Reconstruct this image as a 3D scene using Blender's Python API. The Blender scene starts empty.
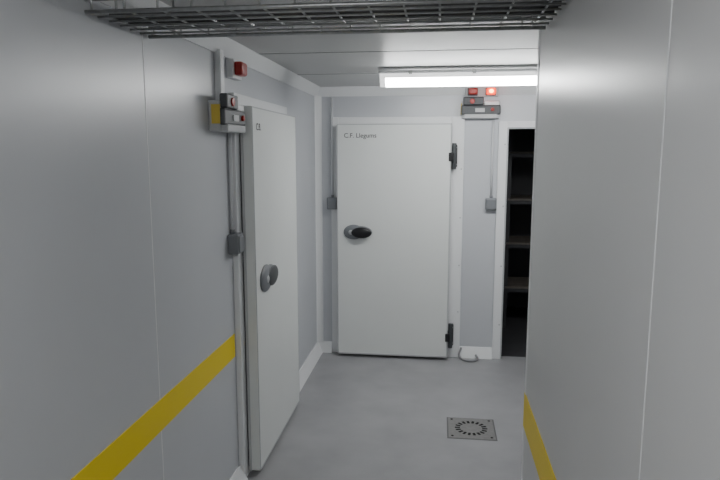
import bpy, bmesh, math
from mathutils import Vector, Matrix

# ---------------------------------------------------------------- materials
def mat(name, col, rough=0.5, metal=0.0, noise=0.0, nscale=8.0, bump=0.0, bscale=200.0, emit=None, estr=0.0, spec=0.5):
    m = bpy.data.materials.new(name); m.use_nodes = True
    nt = m.node_tree; b = nt.nodes['Principled BSDF']
    b.inputs['Base Color'].default_value = (*col, 1)
    b.inputs['Roughness'].default_value = rough
    b.inputs['Metallic'].default_value = metal
    b.inputs['Specular IOR Level'].default_value = spec
    tc = nt.nodes.new('ShaderNodeTexCoord')
    if noise > 0:
        n = nt.nodes.new('ShaderNodeTexNoise'); n.inputs['Scale'].default_value = nscale
        n.inputs['Detail'].default_value = 6
        r = nt.nodes.new('ShaderNodeValToRGB')
        r.color_ramp.elements[0].position = 0.3; r.color_ramp.elements[1].position = 0.7
        r.color_ramp.elements[0].color = (*[c*(1-noise) for c in col], 1)
        r.color_ramp.elements[1].color = (*[min(1, c*(1+noise)) for c in col], 1)
        nt.links.new(tc.outputs['Object'], n.inputs['Vector'])
        nt.links.new(n.outputs['Fac'], r.inputs['Fac'])
        nt.links.new(r.outputs['Color'], b.inputs['Base Color'])
    if bump > 0:
        n2 = nt.nodes.new('ShaderNodeTexNoise'); n2.inputs['Scale'].default_value = bscale
        bp = nt.nodes.new('ShaderNodeBump'); bp.inputs['Strength'].default_value = bump
        bp.inputs['Distance'].default_value = 0.002
        nt.links.new(tc.outputs['Object'], n2.inputs['Vector'])
        nt.links.new(n2.outputs['Fac'], bp.inputs['Height'])
        nt.links.new(bp.outputs['Normal'], b.inputs['Normal'])
    if emit:
        b.inputs['Emission Color'].default_value = (*emit, 1)
        b.inputs['Emission Strength'].default_value = estr
    return m

M = {}
M['panel'] = mat('wall_panel_lacquer', (.575, .59, .62), .30, noise=.02, nscale=1.5, bump=.05, bscale=60)
M['panelR'] = mat('wall_panel_lacquer_right', (.61, .61, .615), .30, noise=.02, nscale=1.5, bump=.05, bscale=60)
M['groove'] = mat('joint_sealant', (.80, .81, .82), .5)
M['ceilgroove'] = mat('ceiling_joint', (.18, .18, .18), .6)
M['white'] = mat('white_pvc', (.82, .83, .84), .4)
M['door'] = mat('door_lacquer', (.77, .79, .775), .40, noise=.015, nscale=3, bump=.3, bscale=350)
M['ceil'] = mat('ceiling_panel', (.55, .55, .545), .40, noise=.03, nscale=2)
M['floor'] = mat('epoxy_floor', (.335, .335, .345), .42, noise=.10, nscale=3.2, bump=.25, bscale=90)
M['yellow'] = mat('yellow_band', (.92, .70, .012), .45)
M['grey'] = mat('grey_plastic', (.20, .21, .225), .45)
M['lgrey'] = mat('light_grey_plastic', (.50, .51, .52), .4)
M['cond'] = mat('conduit_pvc', (.66, .67, .69), .4)
M['dgrey'] = mat('dark_grey_plastic', (.06, .065, .07), .45)
M['black'] = mat('black_plastic', (.010, .010, .012), .35)
M['steel'] = mat('galvanised_steel', (.50, .51, .51), .35, metal=1, noise=.1, nscale=60)
M['drain'] = mat('stainless_drain', (.27, .265, .26), .45, metal=.5, noise=.1, nscale=40)
M['drainrim'] = mat('stainless_rim', (.16, .16, .16), .45, metal=.5)
M['dark'] = mat('dark_void', (.01, .01, .01), .9)
M['red'] = mat('red_lens', (.40, .02, .015), .3)
M['redlit'] = mat('red_lens_lit', (.8, .06, .02), .3, emit=(1, .05, .01), estr=3)
M['amber'] = mat('amber_core', (1, .4, .1), .3, emit=(1, .36, .08), estr=20)
M['ylabel'] = mat('yellow_label', (.70, .52, .08), .5)
M['tube'] = mat('diffuser_lit', (.9, .9, .9), .4, emit=(.985, 1.0, .995), estr=36)
M['tube_near'] = mat('diffuser_lit_near', (.9, .9, .9), .4, emit=(.985, 1.0, .995), estr=29)
M['tubedim'] = mat('diffuser_side', (.85, .86, .86), .3, emit=(.985, 1.0, .995), estr=1.3)
M['wood'] = mat('shelf_board', (.17, .15, .13), .6, noise=.15, nscale=20)
M['shelfmetal'] = mat('shelf_upright', (.07, .07, .075), .5, metal=.4)
M['ink'] = mat('ink', (.03, .03, .03), .6)
M['store'] = mat('store_wall_dimmed', (.05, .05, .055), .6)  # shade of the dim store is put into this wall colour
M['storefloor'] = mat('store_floor_dimmed', (.06, .06, .065), .6, noise=.1, nscale=4)  # floor darkened past the doorway; the store's dimness is in the colour
M['cable'] = mat('cable_sheath', (.12, .12, .12), .5)
M['hose'] = mat('grey_hose', (.25, .25, .26), .5)

# ---------------------------------------------------------------- builder
class B:
    def __init__(s, name):
        s.name = name; s.bm = bmesh.new(); s.mats = []
    def mi(s, m):
        if m not in s.mats: s.mats.append(m)
        return s.mats.index(m)
    def merge(s, t, m, smooth=False, xf=None):
        if xf is not None: bmesh.ops.transform(t, matrix=xf, verts=t.verts)
        i = s.mi(m)
        for f in t.faces: f.material_index = i; f.smooth = smooth
        me = bpy.data.meshes.new('tmp'); t.to_mesh(me); t.free()
        s.bm.from_mesh(me); bpy.data.meshes.remove(me)
    def box(s, lo, hi, m, bev=0.0, seg=2, xf=None):
        t = bmesh.new(); bmesh.ops.create_cube(t, size=1)
        lo = Vector(lo); hi = Vector(hi); c = (lo+hi)/2; d = hi-lo
        for v in t.verts: v.co = Vector((v.co.x*d.x, v.co.y*d.y, v.co.z*d.z)) + c
        if bev > 0:
            bmesh.ops.bevel(t, geom=list(t.edges), offset=bev, segments=seg, affect='EDGES', profile=.5)
        s.merge(t, m, False, xf); return s
    def cyl(s, p1, p2, r, m, seg=12, r2=None, bev=0):
        p1 = Vector(p1); p2 = Vector(p2); d = p2-p1
        t = bmesh.new()
        bmesh.ops.create_cone(t, cap_ends=True, segments=seg, radius1=r, radius2=r if r2 is None else r2, depth=d.length)
        if bev > 0:
            es = [e for e in t.edges if abs(e.verts[0].co.z-e.verts[1].co.z) < 1e-6]
            bmesh.ops.bevel(t, geom=es, offset=bev, segments=3, affect='EDGES', profile=.5)
        q = d.to_track_quat('Z', 'Y').to_matrix().to_4x4()
        s.merge(t, m, True, Matrix.Translation((p1+p2)/2) @ q); return s
    def ell(s, c, r, m, xf=None):
        t = bmesh.new(); bmesh.ops.create_uvsphere(t, u_segments=28, v_segments=16, radius=1)
        for v in t.verts: v.co = Vector((v.co.x*r[0]+c[0], v.co.y*r[1]+c[1], v.co.z*r[2]+c[2]))
        s.merge(t, m, True, xf); return s
    def prism(s, pts, ax, a0, a1, m):
        t = bmesh.new()
        def P(p, a):
            if ax == 'x': return (a, p[0], p[1])
            if ax == 'y': return (p[0], a, p[1])
            return (p[0], p[1], a)
        v0 = [t.verts.new(P(p, a0)) for p in pts]; v1 = [t.verts.new(P(p, a1)) for p in pts]
        t.faces.new(v0); t.faces.new(v1[::-1])
        n = len(pts)
        for i in range(n): t.faces.new((v0[i], v0[(i+1) % n], v1[(i+1) % n], v1[i]))
        bmesh.ops.recalc_face_normals(t, faces=t.faces)
        s.merge(t, m); return s
    def done(s, parent=None):
        me = bpy.data.meshes.new(s.name); s.bm.to_mesh(me); s.bm.free()
        for m in s.mats: me.materials.append(M[m])
        o = bpy.data.objects.new(s.name, me); bpy.context.collection.objects.link(o)
        if parent: o.parent = parent
        return o
def empty(name):
    e = bpy.data.objects.new(name, None); bpy.context.collection.objects.link(e); e.empty_display_size = .1
    return e

XL, XR, YB, YE, H = -1.03, .342, 5.20, 2.32, 2.27
XF = 2.3; YN = -2.6; YS = 7.0

# ---------------------------------------------------------------- room shell
b = B('floor'); b.box((XL-.1, YN-.1, -.1), (XF+.1, YB+.05, 0), 'floor')
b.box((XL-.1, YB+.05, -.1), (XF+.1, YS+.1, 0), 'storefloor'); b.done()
b = B('ceiling'); b.box((XL-.1, YN-.1, H), (XF+.1, YS+.1, H+.1), 'ceil')
for i in range(9):
    y = -2.2 + i*.93
    if y < YB: b.box((XL, y-.003, H-.0015), (XF, y+.003, H+.01), 'ceilgroove')
b.done()
b = B('wall_left'); b.box((XL-.1, YN, 0), (XL, YB+.1, H), 'panel')
for y in (-.2, .96, 2.12): b.box((XL-.01, y-.003, 0), (XL+.001, y+.003, H), 'groove')
b.done()
b = B('wall_right'); b.box((XR, YN, 0), (XR+.1, YE, H), 'panelR')
for y in (-.14, 1.02): b.box((XR-.001, y-.002, 0), (XR+.01, y+.002, H), 'groove')
b.box((XR-.002, YE-.03, 0), (XR+.10, YE+.004, H), 'white', .003)
b.done()
b = B('wall_partition'); b.box((XR+.1, YE-.1, 0), (XF, YE, H), 'panel'); b.done()
b = B('wall_side'); b.box((XF, YE-.1, 0), (XF+.1, YS, H), 'panel'); b.done()
b = B('wall_near'); b.box((XL-.1, YN-.1, 0), (XR+.1, YN, H), 'panel'); b.done()
DX0, DX1, DZ = .545, 1.40, 1.935
b = B('wall_back')
b.box((XL, YB, 0), (DX0, YB+.1, H), 'panel')
b.box((DX0, YB, DZ), (DX1, YB+.1, H), 'panel')
b.box((DX1, YB, 0), (XF, YB+.1, H), 'panel')
b.done()
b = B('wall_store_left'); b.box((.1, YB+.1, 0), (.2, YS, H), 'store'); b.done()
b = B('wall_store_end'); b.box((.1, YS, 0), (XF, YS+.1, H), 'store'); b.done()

def cove(name, ax, a0, a1, wall, sgn, w=.05, h=.075):
    b = B(name)
    b.prism([(wall, H-h), (wall+sgn*.008, H-h), (wall+sgn*w, H-.008), (wall+sgn*w, H), (wall, H)], ax, a0, a1, 'white'); b.done()
cove('trim_1', 'y', YN, YB, XL, 1)
cove('trim_2', 'x', XL, XF, YB, -1)
def base(name, ax, a0, a1, wall, sgn, h=.09, w=.05):
    b = B(name)
    b.prism([(wall, 0), (wall+sgn*w, 0), (wall+sgn*w, .006), (wall+sgn*.012, h-.01), (wall+sgn*.008, h), (wall, h)], ax, a0, a1, 'white'); b.done()
base('baseboard_left', 'y', YN, 3.0, XL, 1)
base('baseboard_left.001', 'y', 4.14, YB, XL, 1)
base('baseboard_back', 'x', XL, -.90, YB, -1)
base('baseboard_back.001', 'x', .20, .475, YB, -1)
base('baseboard_right', 'y', YN, YE, XR, -1, .05, .02)
b = B('trim_3'); b.prism([(XL, YB), (XL+.05, YB), (XL+.045, YB-.01), (XL+.01, YB-.045), (XL, YB-.05)], 'z', .09, H-.07, 'white'); b.done()

b = B('trim_4'); b.box((XL, YN+.1, .697), (XL+.003, 2.985, .818), 'yellow'); b.done()
b = B('trim_5'); b.box((XR-.003, YN+.1, .705), (XR, YE-.0, .838), 'yellow'); b.done()

# ---------------------------------------------------------------- doors
def text(body, size, parent, loc, rot):
    c = bpy.data.curves.new('lettering', 'FONT'); c.body = body; c.size = size; c.extrude = .0004
    o = bpy.data.objects.new('lettering', c); bpy.context.collection.objects.link(o)
    o.location = loc; o.rotation_euler = rot; c.materials.append(M['ink']); o.parent = parent
def cold_door(name, width, label, labsize, fr_r, fr_l=.065, y=-.13, zt=1.965, hinges=True, grip='black', gy=.026, hx=.175, hz=1.08, hs=1.0):
    e = empty(name); zb = .025
    fr = B('frame')
    fr.box((-fr_l, -.03, 0), (0.0, 0, zt+.06), 'white', .003)
    fr.box((width, -.03, 0), (width+fr_r, 0, zt+.06), 'white', .003)
    fr.box((0, -.03, zt-.01), (width, 0, zt+.06), 'white', .003)
    fr.box((0, -.03, 0), (width, 0, zb+.02), 'white', .003)
    for zz in (.4, .8, 1.2, 1.6):
        fr.cyl((width+fr_r-.02, -.033, zz), (width+fr_r-.02, -.029, zz), .006, 'lgrey')
    fr.done(e)
    g = B('gasket'); g.box((.012, -.040, zb+.012), (width-.012, -.028, zt-.012), 'dgrey'); g.done(e)
    l = B('leaf')
    l.box((0, y, zb), (width, -.036, zt), 'door', .006)
    for (a, c) in (((-.004, -.050, zb-.004), (.006, -.036, zt+.004)), ((width-.006, -.050, zb-.004), (width+.004, -.036, zt+.004)),
                   ((0, -.050, zt-.006), (width, -.036, zt+.004)), ((0, -.050, zb-.004), (width, -.036, zb+.006))):
        l.box(a, c, 'lgrey', .001)
    w = .008
    for (a, c) in (((.002, y-.001, zb+.004), (w, y+.004, zt-.004)), ((width-w, y-.001, zb+.004), (width-.002, y+.004, zt-.004)),
                   ((.004, y-.001, zt-w), (width-.004, y+.004, zt-.002)), ((.004, y-.001, zb+.002), (width-.004, y+.004, zb+w+.004))):
        l.box(a, c, 'lgrey')
    l.done(e)
    h = B('handle')
    h.ell((hx-.035*hs, y-.004, hz), (.085*hs, .022, .062*hs), 'grey')
    h.ell((hx+.02*hs, y-.004, hz), (.10*hs, .018, .052*hs), 'grey')
    h.cyl((hx+.03*hs, y, hz), (hx+.03*hs, y-gy*1.2, hz), .036*hs, 'dgrey', 24)
    h.ell((hx+.035*hs, y-gy*1.7, hz), (.085*hs, gy, .046*hs), grip)
    h.ell((hx-.055*hs, y-.020, hz), (.022, .010, .022), 'lgrey')
    h.done(e)
    if hinges:
        hg = B('hinges')
        for zz in (.20, 1.70):
            hg.box((width-.02, y-.010, zz-.035), (width+.02, -.028, zz+.035), 'black', .006)
            hg.box((width+.008, -.075, zz-.085), (width+.050, -.028, zz+.10), 'black', .010)
            hg.cyl((width+.024, -.085, zz-.10), (width+.024, -.085, zz+.11), .018, 'dgrey', 16, bev=.004)
            for q in (-.06, .075):
                hg.cyl((width+.040, -.08, zz+q), (width+.040, -.07, zz+q), .007, 'steel')
        hg.done(e)
    text(label, labsize, e, (.06, y-.0025, 1.855), (math.pi/2, 0, 0))
    return e
d2 = cold_door('door_2', .93, 'C.F. Llegums', .052, .105)
d2.location = (-.833, YB, 0)
d1 = cold_door('door_1', .96, 'C.B.', .05, .05, y=-.098, zt=1.972, hinges=False, grip='dgrey', gy=.013, hx=.215, hz=1.06, hs=1.2)
d1.rotation_euler = (0, 0, math.radians(90)); d1.location = (XL, 3.065, 0)

b = B('door_3')
b.box((DX0-.07, YB-.03, 0), (DX0, YB, DZ+.05), 'white', .003)
b.box((DX1, YB-.03, 0), (DX1+.07, YB, DZ+.05), 'white', .003)
b.box((DX0, YB-.03, DZ-.0), (DX1, YB, DZ+.05), 'white', .003)
b.box((DX0-.004, YB-.03, 0), (DX0+.008, YB+.10, DZ), 'lgrey')
b.box((DX0, YB-.02, DZ-.01), (DX1, YB+.10, DZ+.004), 'lgrey')
for zz in (.3, .8, 1.3, 1.8): b.cyl((DX0-.018, YB-.034, zz), (DX0-.018, YB-.029, zz), .006, 'lgrey')
b.done()

b = B('shelving_unit')
for x in (.66, 1.55):
    for y in (6.15, 6.6):
        b.box((x, y, 0), (x+.035, y+.035, 1.95), 'shelfmetal')
for z in (.42, .86, 1.29, 1.74):
    b.box((.67, 6.14, z-.02), (1.58, 6.64, z), 'wood', .002)
    b.box((.66, 6.135, z-.05), (1.585, 6.15, z-.018), 'shelfmetal')
b.done()

# ---------------------------------------------------------------- door alarm control units
def control(name):
    b = B(name)
    b.box((-.15, -.055, -.085), (.15, 0, .055), 'lgrey', .008)
    b.box((-.155, -.08, -.055), (.155, -.05, .02), 'dgrey', .010)
    b.box((-.14, -.088, .02), (.02, -.05, .085), 'dgrey', .008)
    b.box((.03, -.075, .018), (.145, -.05, .05), 'white', .006)
    b.box((-.13, -.085, -.085), (.13, -.052, -.05), 'lgrey', .006)
    b.cyl((-.07, -.088, .05), (-.07, -.096, .05), .02, 'red', 16, bev=.003)
    b.cyl((.09, -.08, -.015), (.09, -.092, -.015), .014, 'red', 16, bev=.003)
    b.box((-.045, -.086, -.035), (.03, -.079, -.005), 'lgrey', .002)
    b.box((-.1512, -.058, -.05), (-.1560, -.018, .035), 'ylabel', .001)
    return b.done()
cu = control('door_alarm_unit'); cu.location = (.325, YB, 2.09)
cu = control('door_alarm_unit.001'); cu.location = (XL, 2.87, 1.92); cu.rotation_euler = (0, 0, math.radians(90))

def beacon(name, lit):
    b = B(name)
    b.box((-.040, -.02, -.03), (.040, 0, .03), 'dgrey', .004)
    b.box((-.036, -.07, -.026), (.036, -.018, .026), 'redlit' if lit else 'red', .012, 3)
    if lit: b.ell((0, -.066, 0), (.018, .01, .016), 'amber')
    return b.done()
for n, x, l in (('warning_beacon', .258, False), ('warning_beacon.001', .40, True)):
    o = beacon(n, l); o.location = (x, YB-.045, 2.215)
b = B('beacon_bracket'); b.box((.20, YB-.045, 2.178), (.46, YB, 2.252), 'lgrey', .003); b.done()
b = B('emergency_alarm')
b.box((XL, 2.98, 2.10), (XL+.035, 3.12, 2.19), 'white', .004)
b.box((XL+.03, 3.0, 2.115), (XL+.075, 3.09, 2.18), 'red', .012, 3)
b.done()

def jbox(name, x, y, z, face, ztop):
    b = B(name)
    if face == 'b':
        b.box((x-.045, y-.04, z-.05), (x+.045, y, z+.05), 'grey', .006)
        b.box((x-.036, y-.046, z-.041), (x+.036, y-.038, z+.041), 'grey', .004)
        b.cyl((x, y-.012, z+.05), (x, y-.012, ztop), .009, 'cond')
        b.cyl((x, y-.012, z+.048), (x, y-.012, z+.07), .012, 'grey')
    else:
        b.box((x, y-.045, z-.05), (x+.055, y+.045, z+.05), 'grey', .006)
        b.box((x+.053, y-.036, z-.041), (x+.061, y+.036, z+.041), 'grey', .004)
        b.cyl((x+.012, y, z+.05), (x+.012, y, ztop), .010, 'cond')
        b.cyl((x+.012, y, z+.048), (x+.012, y, z+.07), .013, 'grey')
    b.done()
jbox('junction_box', -.885, YB-.03, 1.31, 'b', 2.19)
jbox('junction_box.001', .43, YB, 1.315, 'b', 2.02)
jbox('junction_box.002', XL, 2.97, 1.29, 'l', 1.86)
b = B('cable_trunking'); b.box((XL, 2.82, 1.98), (XL+.03, 2.87, H-.06), 'white', .003); b.done()

# ---------------------------------------------------------------- luminaires
def lum(name, x0, x1, y, lit, z=H):
    b = B(name)
    b.prism([(y-.045, z), (y-.062, z-.012), (y-.065, z-.024), (y+.065, z-.024), (y+.062, z-.012), (y+.045, z)], 'x', x0, x1, 'white')
    b.prism([(y-.068, z-.022), (y-.068, z-.032), (y+.068, z-.032), (y+.068, z-.022)], 'x', x0-.004, x1+.004, 'white')
    up = [(y-.063, z-.032), (y-.062, z-.060), (y+.062, z-.060), (y+.063, z-.032)]
    lo = [(y-.062, z-.060), (y-.057, z-.082), (y-.042, z-.100), (y-.015, z-.110), (y+.015, z-.110), (y+.042, z-.100), (y+.057, z-.082), (y+.062, z-.060)]
    b.prism(up, 'x', x0+.005, x1-.005, 'tubedim')
    b.prism(lo, 'x', x0+.04, x1-.04, lit)
    for a, c in ((x0+.005, x0+.04), (x1-.04, x1-.005)): b.prism(lo, 'x', a, c, 'tubedim')
    for xx in (x0+.2, x0+.6, x1-.6, x1-.2):
        b.box((xx-.012, y-.072, z-.042), (xx+.012, y-.066, z-.018), 'steel', .001)
    b.done()
lum('ceiling_light', -.39, 1.20, 4.12, 'tube')
lum('ceiling_light.001', -.95, .25, .0, 'tube_near')
b = B('ceiling_conduit'); b.cyl((-.39, 4.00, H-.010), (XF, 4.00, H-.010), .010, 'white'); b.done()

# ---------------------------------------------------------------- wire cable tray
b = B('cable_tray')
y0, y1, zb, zt = 1.76, 2.16, 2.148, 2.215
x0, x1 = XL+.005, XR-.005
r = .0035
n = 7
for i in range(n):
    y = y0+(y1-y0)*i/(n-1)
    b.cyl((x0, y, zb), (x1, y, zb), .0065 if i in (0, n-1) else r, 'steel', 8)
for z in (zb+.033, zt):
    for y in (y0, y1): b.cyl((x0, y, z), (x1, y, z), r if z < zt else .0045, 'steel', 8)
x = x0+.02
while x < x1:
    b.cyl((x, y0, zb+.005), (x, y1, zb+.005), r, 'steel', 8)
    b.cyl((x, y0, zb), (x, y0, zt), r, 'steel', 8)
    b.cyl((x, y1, zb), (x, y1, zt), r, 'steel', 8)
    x += .10
for x in (XL+.1, XR-.08):
    for y in (y0, y1): b.cyl((x, y, zb), (x, y, H), .004, 'steel', 8)
b.cyl((x0, 1.90, zb+.018), (x1, 1.90, zb+.018), .009, 'cable', 8)
b.cyl((x0, 1.94, zb+.018), (x1, 1.95, zb+.018), .008, 'cable', 8)
b.cyl((x0, 2.02, zb+.018), (x1, 2.01, zb+.018), .008, 'cable', 8)
b.done()

# ---------------------------------------------------------------- floor drain
b = B('floor_drain')
cx, cy = .233, 3.79
b.box((cx-.152, cy-.152, 0), (cx+.152, cy+.152, .002), 'drainrim', .0005)
b.box((cx-.143, cy-.143, .001), (cx+.143, cy+.143, .0042), 'drain', .001)
for k in range(18):
    a = k*math.tau/18
    xf = Matrix.Translation((cx, cy, 0)) @ Matrix.Rotation(a, 4, 'Z')
    b.box((.070, -.008, .003), (.102, .008, .0050), 'dark', xf=xf)
for k in range(4):
    a = math.pi/4+k*math.pi/2
    b.cyl((cx+.17*math.cos(a), cy+.17*math.sin(a), .003), (cx+.17*math.cos(a), cy+.17*math.sin(a), .0055), .008, 'dark')
b.done()

cv = bpy.data.curves.new('drain_hose', 'CURVE'); cv.dimensions = '3D'; cv.bevel_depth = .009; cv.bevel_resolution = 3
sp = cv.splines.new('BEZIER'); pts = [(.215, YB-.04, .09), (.20, YB-.09, .03), (.27, YB-.14, .011), (.35, YB-.09, .011), (.34, YB-.04, .03)]
sp.bezier_points.add(len(pts)-1)
for p, c in zip(sp.bezier_points, pts): p.co = c; p.handle_left_type = p.handle_right_type = 'AUTO'
cv.materials.append(M['hose'])
o = bpy.data.objects.new('drain_hose', cv); bpy.context.collection.objects.link(o)

# ---------------------------------------------------------------- world + camera
w = bpy.data.worlds.new('world'); bpy.context.scene.world = w; w.use_nodes = True
w.node_tree.nodes['Background'].inputs[0].default_value = (.02, .02, .022, 1)
cam = bpy.data.cameras.new('camera'); cam.lens = 31.0; cam.sensor_width = 36; cam.clip_start = .02
co = bpy.data.objects.new('camera', cam); bpy.context.collection.objects.link(co)
co.location = (0, 0, 1.75); co.rotation_euler = (math.radians(90-8.2), 0, math.radians(7.2))
bpy.context.scene.camera = co
